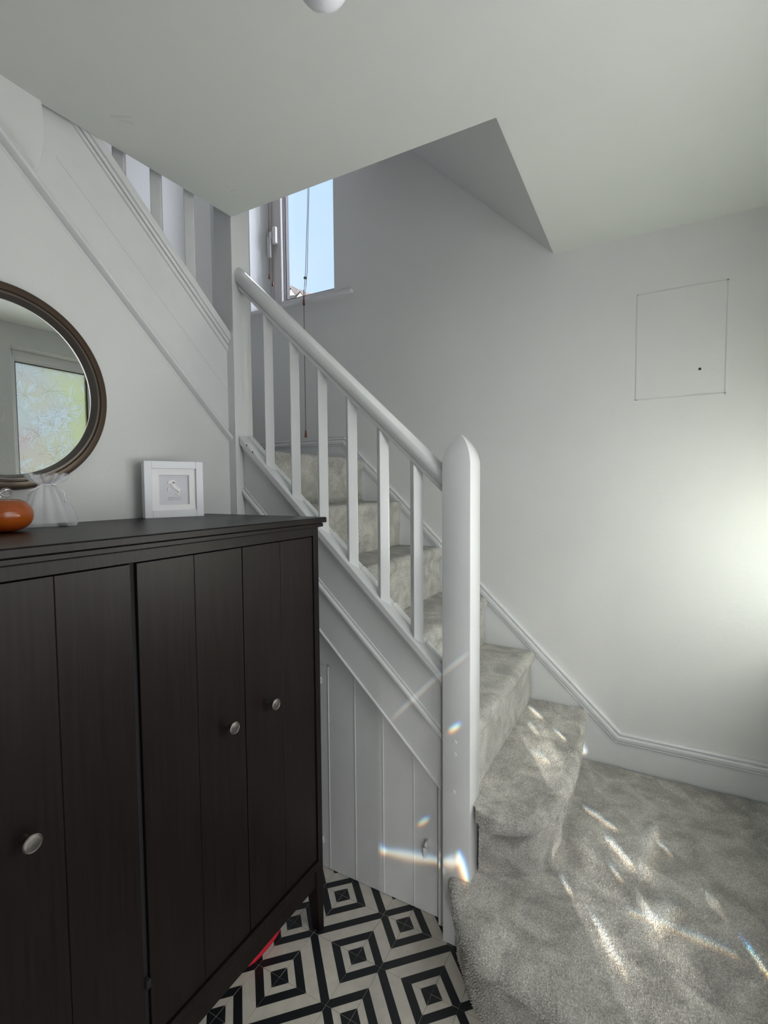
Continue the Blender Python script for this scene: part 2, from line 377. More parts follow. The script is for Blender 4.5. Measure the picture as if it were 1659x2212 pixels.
def leaf_pane(y0, y1, z0, z1, x, parent):
    rnd = random.Random(5); ny, nz_ = int((y1 - y0) / .0032), int((z1 - z0) / .0032)
    ys = [y0 + (y1 - y0) * i / ny for i in range(ny + 1)]; zs_ = [z0 + (z1 - z0) * j / nz_ for j in range(nz_ + 1)]
    col = []
    for z in zs_:
        for y in ys:
            u = (y - y0) / (y1 - y0); n = noise.noise((y * 5, z * 5, 1)); m = noise.noise((y * 4 + 9, z * 4, 5))
            a = min(max(.5 + 1.1 * (u - .42) + .5 * n, 0), 1); b = min(max((z - 1.75) * 2.2 + m, 0), 1) * (1 - a)
            p = (.86, .56, .46); g = (.86, .80, .24); w = (.80, .80, .72)
            col.append([(p[k] * (1 - a) + g[k] * a) * (1 - b) + w[k] * b for k in range(3)])
    dy, dz = (y1 - y0) / ny, (z1 - z0) / nz_
    for k in range(90):
        cy = rnd.uniform(y0, y1); cz = rnd.uniform(z0, z1); rot = rnd.uniform(0, 6.28); R = rnd.uniform(.07, .125); br = rnd.uniform(.25, 1.0)
        for j in range(5):
            an = rot + j * 2 * pi / 5 * rnd.uniform(.94, 1.06); L = R * rnd.uniform(.7, 1.1); wd = L * rnd.uniform(.2, .3); hb = rnd.uniform(.3, 1) * br
            if rnd.random() < .18: continue
            ca, sa = cos(an), sin(an)
            i0, i1 = max(int((cy - L * 1.1 - y0) / dy), 0), min(int((cy + L * 1.1 - y0) / dy) + 1, ny)
            j0, j1 = max(int((cz - L * 1.1 - z0) / dz), 0), min(int((cz + L * 1.1 - z0) / dz) + 1, nz_)
            for jj in range(j0, j1 + 1):
                for ii in range(i0, i1 + 1):
                    py, pz = ys[ii] - cy, zs_[jj] - cz
                    t = (py * ca + pz * sa) / L; v = -py * sa + pz * ca
                    if not 0 < t < 1: continue
                    half = wd * (t / .62 if t < .62 else sqrt(max((1 - t) / .38, 0)))
                    if abs(v) > half: continue
                    c = col[jj * (ny + 1) + ii]
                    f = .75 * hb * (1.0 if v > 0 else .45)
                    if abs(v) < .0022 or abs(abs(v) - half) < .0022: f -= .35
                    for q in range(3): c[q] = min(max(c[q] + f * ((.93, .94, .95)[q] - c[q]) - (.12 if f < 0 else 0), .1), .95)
    vs = [(x, y, z) for z in zs_ for y in ys]; L0 = wloc(parent)
    fs = [(j * (ny + 1) + i, j * (ny + 1) + i + 1, (j + 1) * (ny + 1) + i + 1, (j + 1) * (ny + 1) + i) for j in range(nz_) for i in range(ny)]
    me = bpy.data.meshes.new('pane'); me.from_pydata([(p[0] - L0.x, p[1] - L0.y, p[2] - L0.z) for p in vs], [], fs)
    at = me.attributes.new('print', 'FLOAT_COLOR', 'POINT'); at.data.foreach_set('color', [q for c in col for q in (*c, 1.)])
    me.materials.append(M['film']); o = bpy.data.objects.new('pane', me); C.objects.link(o); o.parent = parent
    o['label'] = 'pane with embossed leaf pattern film'
leaf_pane(a + .06, b - .06, c + .06, d - .06, .680, wn2)
struct('window_board', box(.53, .70, a - .03, b + .03, c - .025, c + .003), M['gloss'], wn2, bevel=.005)

# ------------------------------------------------------------------ glazed side light and front door beside the camera
GL = []   # added out of view to throw the sun glints: facets in the glass: (y0,z0,y1,z1,half width,strength,spread)
def gl(a, b, w=.008, s=1., sp=.0018): GL.append((*a, *b, w, s, sp))
for q in (((.642, .76), (.689, .707), .017, 1.), ((.547, .746), (.569, .724), .010, .9), ((.276, .758), (.292, .713), .022, 1.), ((.15, .749), (.162, .732), .012, 1.),
          ((.492, .704), (.912, .505), .0045, .45), ((1.0, .472), (.989, .459), .012, .9, .008), ((.626, .836), (.75, .748), .007, .7), ((.966, .641), (.99, .62), .009, .6),
          ((.80, .60), (.524, .666), .012, .22), ((1.04, .65), (.672, .684), .014, .22), ((1.03, .53), (.98, .544), .018, .2), ((.201, .844), (.223, .826), .010, .9),
          ((.609, .673), (.594, .653), .03, .5), ((.434, 1.267), (.476, 1.217), .010, .9), ((.038, 1.273), (.087, 1.218), .015, 1.), ((.02, 1.183), (.074, 1.144), .010, .9),
          ((.506, 1.159), (.537, 1.126), .009, .8), ((.152, 1.146), (.165, 1.131), .010, .8), ((.33, 1.24), (.36, 1.21), .02, .5), ((.22, 1.19), (.30, 1.15), .012, .6),
          ((.42, .80), (.50, .72), .06, .26, 0), ((.22, .80), (.34, .68), .06, .34, 0), ((.10, 1.22), (.35, 1.15), .07, .34, 0), ((.42, 1.22), (.38, 1.12), .05, .26, 0),
          ((.52, .64), (.64, .60), .06, .30, 0), ((.34, .62), (.46, .57), .06, .26, 0), ((.02, .76), (.12, .69), .06, .3, 0), ((.72, .70), (.76, .66), .04, .25, 0),
          ((.85, .95), (.92, .90), .02, .4), ((.12, .70), (.2, .62), .07, .22, 0), ((.6, .78), (.66, .72), .05, .2, 0), ((.1, .92), (.3, .88), .05, .25, 0)): gl(*q)
GD = []  # likewise for the door glass: added spots that throw glints on boards and newel
def gd(a, b, w=.008, s=1., sp=.004): GD.append((*a, *b, w, s, sp))
gd((-.804, 1.699), (-.517, 1.749), .004, .16, .004); gd((-.509, 1.746), (-.374, 1.76), .004, .16, .004)
gd((-.985, 1.29), (-.871, 1.234), .016, .30, .006); gd((-.871, 1.234), (-.51, 1.111), .015, .22, .004)
gd((-.639, 1.272), (-.581, 1.277), .006, .34, .007); gd((-.471, 1.553), (-.419, 1.554), .006, .55, .007)
gd((-.503, 1.141), (-.425, 1.12), .018, .35, .004); gd((-.425, 1.145), (-.378, 1.052), .014, .60, .006)
def gobo_pane(name, y0, y1, z0, z1, x, gobo_spots, base, parent):  # paints glint and light-patch shapes into the pane's transmission colour
    ny = int((y1 - y0) / .005); nz_ = int((z1 - z0) / .005)
    vs, cs = [], []
    for j in range(nz_ + 1):
        z = z0 + (z1 - z0) * j / nz_
        for i in range(ny + 1):
            y = y0 + (y1 - y0) * i / ny
            vs.append((x, y, z))
            c = [base * (1 + .5 * noise.noise((y * 9, z * 9, 3))) * min(1, (y - y0) / .25, (y1 - y) / .25, (z - z0) / .25, (z1 - z) / .25)] * 3
            cs.append(c)
    for (a0, b0, a1, b1, w, s, sp) in gobo_spots:
        d = (a1 - a0, b1 - b0); L = max(sqrt(d[0] ** 2 + d[1] ** 2), 1e-5); u = (d[0] / L, d[1] / L)
        R = w * 2.6 + 2 * abs(sp)
        i0 = max(int((min(a0, a1) - R - y0) / (y1 - y0) * ny), 0); i1 = min(int((max(a0, a1) + R - y0) / (y1 - y0) * ny) + 1, ny)
        j0 = max(int((min(b0, b1) - R - z0) / (z1 - z0) * nz_), 0); j1 = min(int((max(b0, b1) + R - z0) / (z1 - z0) * nz_) + 1, nz_)
        for j in range(j0, j1 + 1):
            for i in range(i0, i1 + 1):
                k = j * (ny + 1) + i; y, z = vs[k][1], vs[k][2]
                for ch in range(3):
                    o = (ch - 1) * sp
                    py, pz = y - a0 - o * .7, z - b0 - o * .7
                    t = min(max(py * u[0] + pz * u[1], 0), L)
                    dd = sqrt((py - t * u[0]) ** 2 + (pz - t * u[1]) ** 2)
                    tap = 1 if L < .02 else (.55 + .45 * sin(pi * t / L))
                    cs[k][ch] = min(cs[k][ch] + s * (.6 if sp == 0 else .85) * math.exp(-(dd / (w * tap)) ** 2), 1.)
    fs = [(j * (ny + 1) + i, j * (ny + 1) + i + 1, (j + 1) * (ny + 1) + i + 1, (j + 1) * (ny + 1) + i) for j in range(nz_) for i in range(ny)]
    me = bpy.data.meshes.new(name); L0 = wloc(parent)
    me.from_pydata([(p[0] - L0.x, p[1] - L0.y, p[2] - L0.z) for p in vs], [], fs)
    at = me.attributes.new('clearness', 'FLOAT_COLOR', 'POINT')
    at.data.foreach_set('color', [v for c in cs for v in (*c, 1.)])
    me.materials.append(M['pattern'])
    o = bpy.data.objects.new(name, me); C.objects.link(o); o.parent = parent; return o
wn3 = tag(bpy.data.objects.new('window_3', None), kind='structure'); C.objects.link(wn3); wn3.location = (.6, .51, .38)
struct('window_frame', ringx(*sl, .03, .585, .65), M['upvc'], wn3, bevel=.003)
gobo_pane('glint_gobo_pane', sl[0] + .005, sl[1] - .005, sl[2] + .02, sl[3] - .02, .62, [(g[0] - .1275, g[1] + .0585, g[2] - .1275, g[3] + .0585, *g[4:]) for g in GL], .012, wn3)
dn = tag(bpy.data.objects.new('door_1', None), kind='structure'); C.objects.link(dn); dn.location = (.6, -.6, .02)
bm = bmesh.new(); ringx(*dr, .035, .575, .68, bm); struct('door_frame', bm, M['upvc'], dn, bevel=.003)
bm = bmesh.new(); box(.60, .65, dr[0] + .03, dr[1] - .03, .03, .60, bm)
struct('lower_panel', bm, M['upvc'], dn, bevel=.004)
gobo_pane('glint_gobo_pane', dr[0] + .03, dr[1] - .03, .60, 2.02, .62, [(g[0] - .1275, g[1] + .0585, g[2] - .1275, g[3] + .0585, *g[4:]) for g in GD], .02, dn)

# ------------------------------------------------------------------ floor: tiles with printed bands
fl = struct('floor', box(XL - .14, XR + .28, YF - .2, YW + .28, -.08, -.006), M['grout'])
th = radians(45.5); U = (cos(th), sin(th)); Vv = (sin(th), -cos(th)); ORG = (-.9617, 1.2282)
Lp, sp_, wb_ = .2365, .1755, .0245; rr = 2 * sp_ - Lp
def uv2xy(u, v): return (ORG[0] + u * U[0] + v * Vv[0], ORG[1] + u * U[1] + v * Vv[1])
def xy2uv(x, y): dx, dy = x - ORG[0], y - ORG[1]; return (dx * U[0] + dy * U[1], dx * Vv[0] + dy * Vv[1])
def clip(poly, a, b):
    """keep the part of poly to the left of a->b"""
    o = []; n = len(poly)
    def sd(p): return (b[0] - a[0]) * (p[1] - a[1]) - (b[1] - a[1]) * (p[0] - a[0])
    for i in range(n):
        p, q = poly[i], poly[(i + 1) % n]; sp1, sq = sd(p), sd(q)
        if sp1 >= 0: o.append(p)
        if sp1 * sq < 0:
            t = sp1 / (sp1 - sq); o.append((p[0] + t * (q[0] - p[0]), p[1] + t * (q[1] - p[1])))
    return o
def area2(p): return sum(p[i][0] * p[(i + 1) % len(p)][1] - p[(i + 1) % len(p)][0] * p[i][1] for i in range(len(p))) / 2
def clipc(poly, conv):
    if area2(conv) < 0: conv = conv[::-1]
    for i in range(len(conv)):
        poly = clip(poly, conv[i], conv[(i + 1) % len(conv)])
        if len(poly) < 3: return []
    return poly
def rect(u0, u1, v0, v1): return [(u0, v0), (u1, v0), (u1, v1), (u0, v1)]
h = wb_ / 2; BL = []
for i in range(-9, 10):
    for j in range(-9, 10):
        # lattice point P and its Q neighbour
        for kind in ('P', 'Q'):
            u = i * sp_ + j * Lp; v = i * sp_ - j * Lp
            if kind == 'Q': u += Lp
            x, y = uv2xy(u, v)
            if not (-2.2 < x < 1.2 and -.7 < y < 2.0): continue
            s = -1 if kind == 'P' else 1
            a0, a1 = (u - rr, u) if s < 0 else (u, u + rr); b0, b1 = (v - rr, v) if s < 0 else (v, v + rr)
            BL += [rect(a0 - h, a1 + h, b0 - h, b0 + h), rect(a0 - h, a1 + h, b1 - h, b1 + h), rect(a0 - h, a0 + h, b0 + h, b1 - h), rect(a1 - h, a1 + h, b0 + h, b1 - h)]
            cu, cv = (a0 + a1) / 2, (b0 + b1) / 2; BL.append(rect(cu - wb_, cu + wb_, cv - wb_, cv + wb_))
            if kind == 'P': BL += [rect(u + h, u + Lp - h, v - h, v + h), rect(u - h, u + h, v + h, v + Lp - h)]
def cent(p): return (sum(q[0] for q in p) / len(p), sum(q[1] for q in p) / len(p))
BLc = [(cent(b), max(abs(b[0][0] - b[2][0]), abs(b[0][1] - b[2][1])), b) for b in BL]
sums = sorted([k * 2 * sp_ for k in range(-8, 9)] + [k * 2 * sp_ + Lp for k in range(-8, 9)])
gp = .0007; ntile = 0
FX0, FX1, FY0, FY1 = XL - .003, XR, .10, 1.50
room = [(FX0, FY0), (FX1, FY0), (FX1, FY1), (FX0, FY1)]
for s0, s1 in zip(sums, sums[1:]):
    for k in range(-9, 10):
        d0, d1 = k * Lp, (k + 1) * Lp
        q = gp
        c4 = [((s + d) / 2, (s - d) / 2) for s, d in ((s0 + q, d0 + q), (s1 - q, d0 + q), (s1 - q, d1 - q), (s0 + q, d1 - q))]
        xy = clipc([uv2xy(*p) for p in c4], room)
        if len(xy) < 3 or abs(area2(xy)) < .0004: continue
        if area2(xy) < 0: xy = xy[::-1]
        bm = bmesh.new(); dz = random.uniform(-.0003, .0003)
        cx, cy = cent(xy)
        A = [bm.verts.new((x, y, dz)) for x, y in xy]; B = [bm.verts.new((x, y, -.007)) for x, y in xy]
        bm.faces.new(A)
        for i in range(len(A)): bm.faces.new((A[i], B[i], B[(i + 1) % len(A)], A[(i + 1) % len(A)]))
        uvp = [xy2uv(*p) for p in xy]; cu = cent(uvp)
        for (bc, sz, b) in BLc:
            if abs(bc[0] - cu[0]) > .3 or abs(bc[1] - cu[1]) > .3: continue
            pc = clipc(uvp, b)
            if len(pc) >= 3 and abs(area2(pc)) > 1e-7:
                f = bm.faces.new([bm.verts.new((*uv2xy(*p), dz + .00025)) for p in pc]); f.material_index = 1
        bmesh.ops.translate(bm, verts=bm.verts, vec=(-cx, -cy, 0))
        o = obj('floor_tile', bm, [M['tile_white'], M['tile_black']], fl, local=True); o.location = (cx, cy, 0)
        for f in o.data.polygons:
            if f.normal.z < -.5: f.flip()
        ntile += 1
print('tiles', ntile)

# ------------------------------------------------------------------ staircase (first flight)
st = thing('staircase', 'closed-string white staircase with grey plush carpeted steps rising left to the landing', 'staircase', (-.56, 1.43, 0))
RZ = .2286
def zs(x): return .873 - .935 * (x + .604)          # upper front edge of the string cap
def noisy(bm, amp=.004, sc=14):
    for v in bm.verts:
        n = noise.noise(v.co * sc); n2 = noise.noise(v.co * 60) * .35
        v.co += v.normal * amp * (n + n2)
def resample(pts, step):
    pts = [Vector(p) for p in pts]; o = [pts[0]]
    for a, b in zip(pts, pts[1:]):
        n = max(1, int((b - a).length / step))
        o += [a + (b - a) * (i / n) for i in range(1, n + 1)]
    return o
def smooth_curve(pts, n):
    """Catmull-Rom through 2D points, n samples by arc length"""
    P = [Vector(p) for p in pts]; Q = []
    for i in range(len(P) - 1):
        p0, p1, p2, p3 = P[max(i - 1, 0)], P[i], P[i + 1], P[min(i + 2, len(P) - 1)]
        for k in range(20):
            t = k / 20
            Q.append(.5 * (2 * p1 + (p2 - p0) * t + (2 * p0 - 5 * p1 + 4 * p2 - p3) * t * t + (3 * p1 - p0 - 3 * p2 + p3) * t ** 3))
    Q.append(P[-1])
    d = [0]
    for a, b in zip(Q, Q[1:]): d.append(d[-1] + (b - a).length)
    o = []; j = 0
    for i in range(n):
        s = d[-1] * i / (n - 1)
        while j < len(d) - 2 and d[j + 1] < s: j += 1
        t = (s - d[j]) / max(d[j + 1] - d[j], 1e-9); o.append(Q[j].lerp(Q[j + 1], t))
    return o
def curved_step(name, nose, base, back, z0, z1, n=110, rows=60):
    N = smooth_curve(nose, n); Bs = smooth_curve(base, n); K = smooth_curve(back, n)
    R = []
    prof = [(1, z0), (1, z0 + (z1 - z0) * .3), (1, z1 - .075), (.92, z1 - .062), (.55, z1 - .056), (.22, z1 - .05), (.04, z1 - .038), (-.02, z1 - .026), (.03, z1 - .012)]
    for f, z in prof: R.append([(*N[i].lerp(Bs[i], f), z) for i in range(n)])
    def top(f, z):
        return [(*N[i].lerp(K[i], f), z) for i in range(n)]
    R.append(top(.02, z1 - .004)); R.append(top(.045, z1))
    for k in range(1, rows + 1): R.append(top(.045 + .955 * k / rows, z1))
    bm = grid(R); bmesh.ops.recalc_face_normals(bm, faces=bm.faces); bm.normal_update()
    noisy(bm)
    o = obj(name, bm, M['carpet'], st, smooth='full'); return o
curved_step('carpeted_step',
            [(-.562, 1.412), (-.535, 1.355), (-.495, 1.275), (-.44, 1.215), (-.38, 1.18), (-.31, 1.168), (-.24, 1.155), (-.15, 1.115), (.0, 1.06), (.25, 1.01), (.555, .98)],
            [(-.540, 1.418), (-.526, 1.384), (-.486, 1.324), (-.442, 1.265), (-.385, 1.225), (-.31, 1.205), (-.23, 1.19), (-.14, 1.15), (.0, 1.10), (.25, 1.05), (.555, 1.02)],
            [(-.562, 2.30), (-.4, 2.30), (-.2, 2.30), (0, 2.30), (.3, 2.30), (.555, 2.30)], 0, RZ, 150, 90)
curved_step('carpeted_step',
            [(-.486, 1.440), (-.468, 1.412), (-.425, 1.397), (-.375, 1.405), (-.325, 1.44), (-.282, 1.515), (-.255, 1.62), (-.245, 1.75), (-.247, 1.95), (-.262, 2.15), (-.268, 2.302)],
            [(-.484, 1.462), (-.47, 1.462), (-.43, 1.472), (-.385, 1.492), (-.345, 1.515), (-.31, 1.55), (-.288, 1.62), (-.281, 1.75), (-.281, 1.95), (-.285, 2.15), (-.289, 2.302)],
            [(-.55, 1.47), (-.55, 1.55), (-.55, 1.65), (-.55, 1.8), (-.55, 2.0), (-.55, 2.302)], RZ, 2 * RZ, 130, 36)
def straight_step(k, back):
    xn = -.268 - .2275 * (k - 2); xr = xn - .016; z0, z1 = (k - 1) * RZ, k * RZ
    pr = [(xr, z0), (xr, z0 + .08), (xr, z1 - .07), (xr + .002, z1 - .058), (xr + .010, z1 - .048), (xn - .001, z1 - .034), (xn, z1 - .022), (xn - .006, z1 - .010), (xn - .018, z1 - .002), (xn - .032, z1), (xn - back, z1)]
    pts = resample([(*p, 0) for p in pr], .012); ys = [1.466 + (2.302 - 1.466) * i / 64 for i in range(65)]
    bm = grid([[(p.x, y, p.y) for y in ys] for p in pts]); bmesh.ops.recalc_face_normals(bm, faces=bm.faces); bm.normal_update(); noisy(bm, .0035)
    return obj('carpeted_step', bm, M['carpet'], st, smooth='full')
for k in range(3, 7): straight_step(k, .25)
straight_step(7, 1.13)
def pile(o, count, seed):
    o.data.materials.append(M['pile'])
    md = o.modifiers.new('pile', 'PARTICLE_SYSTEM'); ps = o.particle_systems[-1]; p = ps.settings; ps.seed = seed
    p.type = 'HAIR'; p.count = count; p.hair_length = .0021; p.hair_step = 2; p.render_step = 2; p.display_step = 1
    p.use_advanced_hair = True; p.brownian_factor = .0008; p.factor_random = .0007; p.length_random = .35; p.emit_from = 'FACE'; p.use_emit_random = True; p.use_even_distribution = True
    p.material = 2; p.root_radius = 1.0; p.tip_radius = .7; p.radius_scale = .0010; p.shape = 0; p.use_hair_bspline = False
steps = [o for o in C.objects if o.name.startswith('carpeted_step')]
for i_, (o, n_) in enumerate(zip(steps, (170000, 70000))): pile(o, n_, i_)
# string (outer), its mouldings, panel below
def sl_box(x0, x1, zt, zb, y0, y1):
    return hexa([(x0, y0, zb(x0)), (x1, y0, zb(x1)), (x1, y1, zb(x1)), (x0, y1, zb(x0)), (x0, y0, zt(x0)), (x1, y0, zt(x1)), (x1, y1, zt(x1)), (x0, y1, zt(x0))])
X0, X1 = -1.436, -.575
def zbd(x): return 1.121 - .93 * (x + 1.079)        # bead upper edge
def zap(x): return .475 - .955 * (x + .612)         # lower edge of the panel under the bead
ca = obj('string_cap', sl_box(X0, X1, zs, lambda x: zs(x) - .034, 1.418, 1.494), M['gloss'], st, bevel=.004)
obj('cap_moulding', sl_box(X0, X1, lambda x: zs(x) - .030, lambda x: zs(x) - .056, 1.430, 1.46), M['gloss'], st, bevel=.006, seg=3)
obj('outer_string', sl_box(X0, X1, lambda x: zs(x) - .03, lambda x: zbd(x) - .02, 1.441, 1.470), M['gloss'], st)
pr = [(0, 1.452), (0, 1.440), (.004, 1.4375), (.007, 1.4375), (.0095, 1.441), (.012, 1.4335), (.018, 1.429), (.028, 1.429), (.035, 1.433), (.038, 1.441), (.041, 1.4365), (.044, 1.4365), (.046, 1.442), (.046, 1.452)]
bm = grid([[(x, y, zbd(x) - n) for n, y in pr] for x in (X0, X1)]); obj('string_bead', bm, M['gloss'], st, smooth=30)
obj('lower_string', sl_box(X0, X1, lambda x: zbd(x) - .015, zap, 1.4435, 1.468), M['gloss'], st)
obj('edge_bead', sl_box(X0, X1, lambda x: zap(x) + .011, lambda x: zap(x) - .002, 1.4385, 1.464), M['gloss'], st, bevel=.004, seg=3)
obj('spandrel_panel', prism([(-1.44, .793), (-.96, .793), (-.93, zap(-.93) + .02), (-1.44, zap(-1.44) + .02)], 'y', 1.468, 1.482), M['gloss'], st)
obj('door_jamb', box(-.617, -.56, 1.450, 1.50, 0, .53), M['gloss'], st)
# filler pieces on the cap between balusters
BX = [-1.311 + .1238 * i for i in range(6)]; BY = 1.454; bs = .0335
hh = bs / sqrt(2)
fx = [X0 + .003] + [v for b in BX for v in (b - hh - .001, b + hh + .001)] + [X1]
for i in range(0, len(fx), 2):
    obj('cap_fillet', sl_box(fx[i], fx[i + 1], lambda x: zs(x) + .005, lambda x: zs(x) - .004, 1.462, 1.493), M['gloss'], st, bevel=.004)

# ------------------------------------------------------------------ balustrade
ba = thing('balustrade', 'white painted balustrade with square newels and round handrail along the first flight', 'balustrade', (-.5375, 1.4485, 0))
def newel(x0, x1, y0, y1, z0, zsh, zap_):
    bm = bmesh.new(); cx, cy, w = (x0 + x1) / 2, (y0 + y1) / 2, (x1 - x0) / 2; wy = (y1 - y0) / 2
    pf = [(1, z0), (1, zsh)] + [(f, zsh + (zap_ - zsh) * t) for t, f in ((.12, .985), (.25, .94), (.38, .87), (.52, .76), (.66, .61), (.78, .44), (.88, .28), (.95, .14), (.985, .05), (1., .012))]
    rows = [[(cx + sx * w * f, cy + sy * wy * f, z) for sx, sy in ((-1, -1), (1, -1), (1, 1), (-1, 1))] for f, z in pf]
    return grid(rows, True, bm, True)
nb = newel(-.583, -.492, 1.403, 1.494, .0, 1.512, 1.606)
nw = obj('newel_post', nb, M['gloss'], ba, bevel=.0025, angle=60, smooth=30)
for z in (.66, .62, .50):
    obj('peg', lathe([(.0001, 1.4018), (.006, 1.4018), (.007, 1.4035)], 12, 'y', (-.545 + .004 * (z > .6), 0, z)), M['gloss'], nw)
tn = obj('newel_post', box(-1.529, -1.437, 1.403, 1.497, 0, 3.25), M['gloss'], ba, bevel=.002)
obj('peg', lathe([(.0001, -1.4355), (.006, -1.4355), (.007, -1.4375)], 12, 'x', (0, 1.428, 1.70)), M['gloss'], tn)
# handrail
def zh(x): return 1.484 - .926 * (x + .60)
pts = []
n = 48; rl = []
sl_ = 1 / sqrt(1 + .926 ** 2)
for x in (-1.437, -.583):
    row = []
    for k in range(n):
        a_ = 2 * pi * k / n + pi / 2
        row.append((x, 1.447 + .0335 * cos(a_), zh(x) + .0365 * sin(a_)))
    rl.append(row)
hr = obj('handrail', grid(rl, True, cap=True), M['gloss'], ba, smooth=60)
obj('rail_fillet', sl_box(-1.437, -.583, lambda x: zh(x) - .026, lambda x: zh(x) - .050, 1.432, 1.466), M['gloss'], hr, bevel=.004)
# balusters set on the diagonal
def baluster_mesh(zlo, zhi, slope, ax):
    """square stick turned 45 deg, ends cut along the pitch; local origin at base centre"""
    c = [(0, -hh), (hh, 0), (0, hh), (-hh, 0)]
    k = (lambda p: p[0]) if ax == 'x' else (lambda p: p[1])
    lo = [(p[0], p[1], zlo + slope * k(p)) for p in c]; hi = [(p[0], p[1], zhi + slope * k(p)) for p in c]
    return hexa(lo + hi)
b0 = None
for i, x in enumerate(BX):
    if b0 is None:
        bm = baluster_mesh(-.004, zh(x) - .045 - zs(x), -.93, 'x')
        b0 = obj('baluster', bm, M['gloss'], ba, bevel=.0022, local=True); o = b0
    else:
        o = b0.copy(); C.objects.link(o); o.parent = ba
    o.location = Vector((x, BY, zs(x))) - wloc(ba)
# paint chips on the cap by the tall newel
for x, l in ((-1.397, .004), (-1.368, .0045)):
    obj('paint_chip', box(x, x + l, 1.4172, 1.4182, zs(x) - .007, zs(x) - .001), M['plug'], ba)

# ------------------------------------------------------------------ cupboard door under the stair
cd = thing('cupboard_door', 'white tongue-and-groove cupboard door under the stairs, cut to the slope', 'door', (-.86, 1.474, .004))
gx = [-1.20, -1.068, -.952, -.836, -.7165, -.6235]
def ztop(x): return min(.788, zap(x) + .01)
for i in range(5):
    a, b = gx[i] + .004, gx[i + 1] - .004
    xs = [a, b]
    if a < -.94 < b: xs = [a, -.9400, b]
    poly = [(a, .004), (b, .004)] + [(x, ztop(x)) for x in reversed(xs)]
    obj('door_board', prism(poly, 'y', 1.474, 1.492), M['gloss'], cd, bevel=.0022)
    if i < 4:
        obj('bead', box(gx[i + 1] - .0030, gx[i + 1] + .0026, 1.4715, 1.486, .004, ztop(gx[i + 1]) - .004), M['gloss'], cd, bevel=.0022)
obj('back_board', prism([(-1.20, .01), (-.626, .01), (-.626, ztop(-.626) - .01), (-.94, .78), (-1.2, .78)], 'y', 1.4905, 1.5), M['dark'], cd)
lt = bmesh.new(); box(-.668, -.660, 1.455, 1.4745, .243, .262, lt); lathe([(.0001, 1.452), (.005, 1.452), (.006, 1.457), (.006, 1.474)], 12, 'y', (-.664, 0, .252), lt)
lk = obj('latch', lt, M['knobw'], cd, bevel=.001, label='small white turn latch')
obj('turn_button', hexa([(-.669, 1.444, .205), (-.660, 1.444, .205), (-.660, 1.452, .205), (-.669, 1.452, .205), (-.672, 1.444, .247), (-.656, 1.444, .247), (-.656, 1.452, .247), (-.672, 1.452, .247)]), M['knobw'], lk, bevel=.003)
for z in (.727, .108):
    hb = bmesh.new(); box(-1.130, -1.098, 1.468, 1.4745, z - .012, z + .012, hb); lathe([(.0001, 1.4645), (.0045, 1.4645), (.005, 1.468)], 10, 'y', (-1.097, 0, z + .004), hb)
    obj('hinge', hb, M['knobw'], cd, bevel=.001)
tag(obj('draught_gap', box(-.6235, -.617, 1.482, 1.492, .004, .50), M['dark'], st))

# ------------------------------------------------------------------ second flight
s2 = thing('upper_staircase', 'white string and mouldings of the second flight climbing left above the mirror', 'staircase', (XL, 1.40, 1.6))
Y0, Y1 = 1.404, .50
def zc2(y): return 2.040 + .885 * (1.403 - y)      # top outer edge of string 2
def zm2(y): return 1.980 + .905 * (1.403 - y)
def ybox(y0, y1, zt, zb, x0, x1):
    return hexa([(x0, y1, zb(y1)), (x1, y1, zb(y1)), (x1, y0, zb(y0)), (x0, y0, zb(y0)), (x0, y1, zt(y1)), (x1, y1, zt(y1)), (x1, y0, zt(y0)), (x0, y0, zt(y0))])
obj('outer_string', ybox(Y0, Y1, lambda y: zc2(y) - .01, lambda y: zt2(y) - .01, XL - .045, XL - .003), M['gloss'], s2)
obj('string_cap', ybox(Y0, Y1, lambda y: zc2(y) + .004, lambda y: zc2(y) - .028, XL - .07, XL + .018), M['gloss'], s2, bevel=.003)
obj('cap_moulding', ybox(Y0, Y1, lambda y: zc2(y) - .026, lambda y: zc2(y) - .042, XL - .02, XL + .011), M['gloss'], s2, bevel=.005, seg=3)
obj('cap_moulding', ybox(Y0, Y1, lambda y: zc2(y) - .045, lambda y: zm2(y) - .008, XL - .02, XL + .005), M['gloss'], s2, bevel=.004, seg=3)
pr = [(0, XL - .01), (0, XL + .002), (.003, XL + .004), (.006, XL + .001), (.009, XL + .013), (.017, XL + .019), (.028, XL + .017), (.035, XL + .006), (.036, XL - .01)]
bm = grid([[(x, y, zt2(y) + .036 - n + .0) for n, x in pr] for y in (Y0, Y1)]); obj('string_bead', bm, M['gloss'], s2, smooth=30)
# faint joint between string board and plaster
obj('joint_strip', ybox(1.40, .80, lambda y: zt2(y) + .20 - .05 * (1.4 - y), lambda y: zt2(y) + .195 - .05 * (1.4 - y), XL - .01, XL - .0018), M['gloss'], s2)
b2 = None
for y in (1.268, 1.134, 1.004, .872):
    if b2 is None:
        b2 = obj('baluster', baluster_mesh(0, .9, -.885, 'y'), M['gloss'], s2, bevel=.0022, local=True); o = b2
    else:
        o = b2.copy(); C.objects.link(o); o.parent = s2
    o.location = Vector((XL - .032, y, zc2(y))) - wloc(s2)
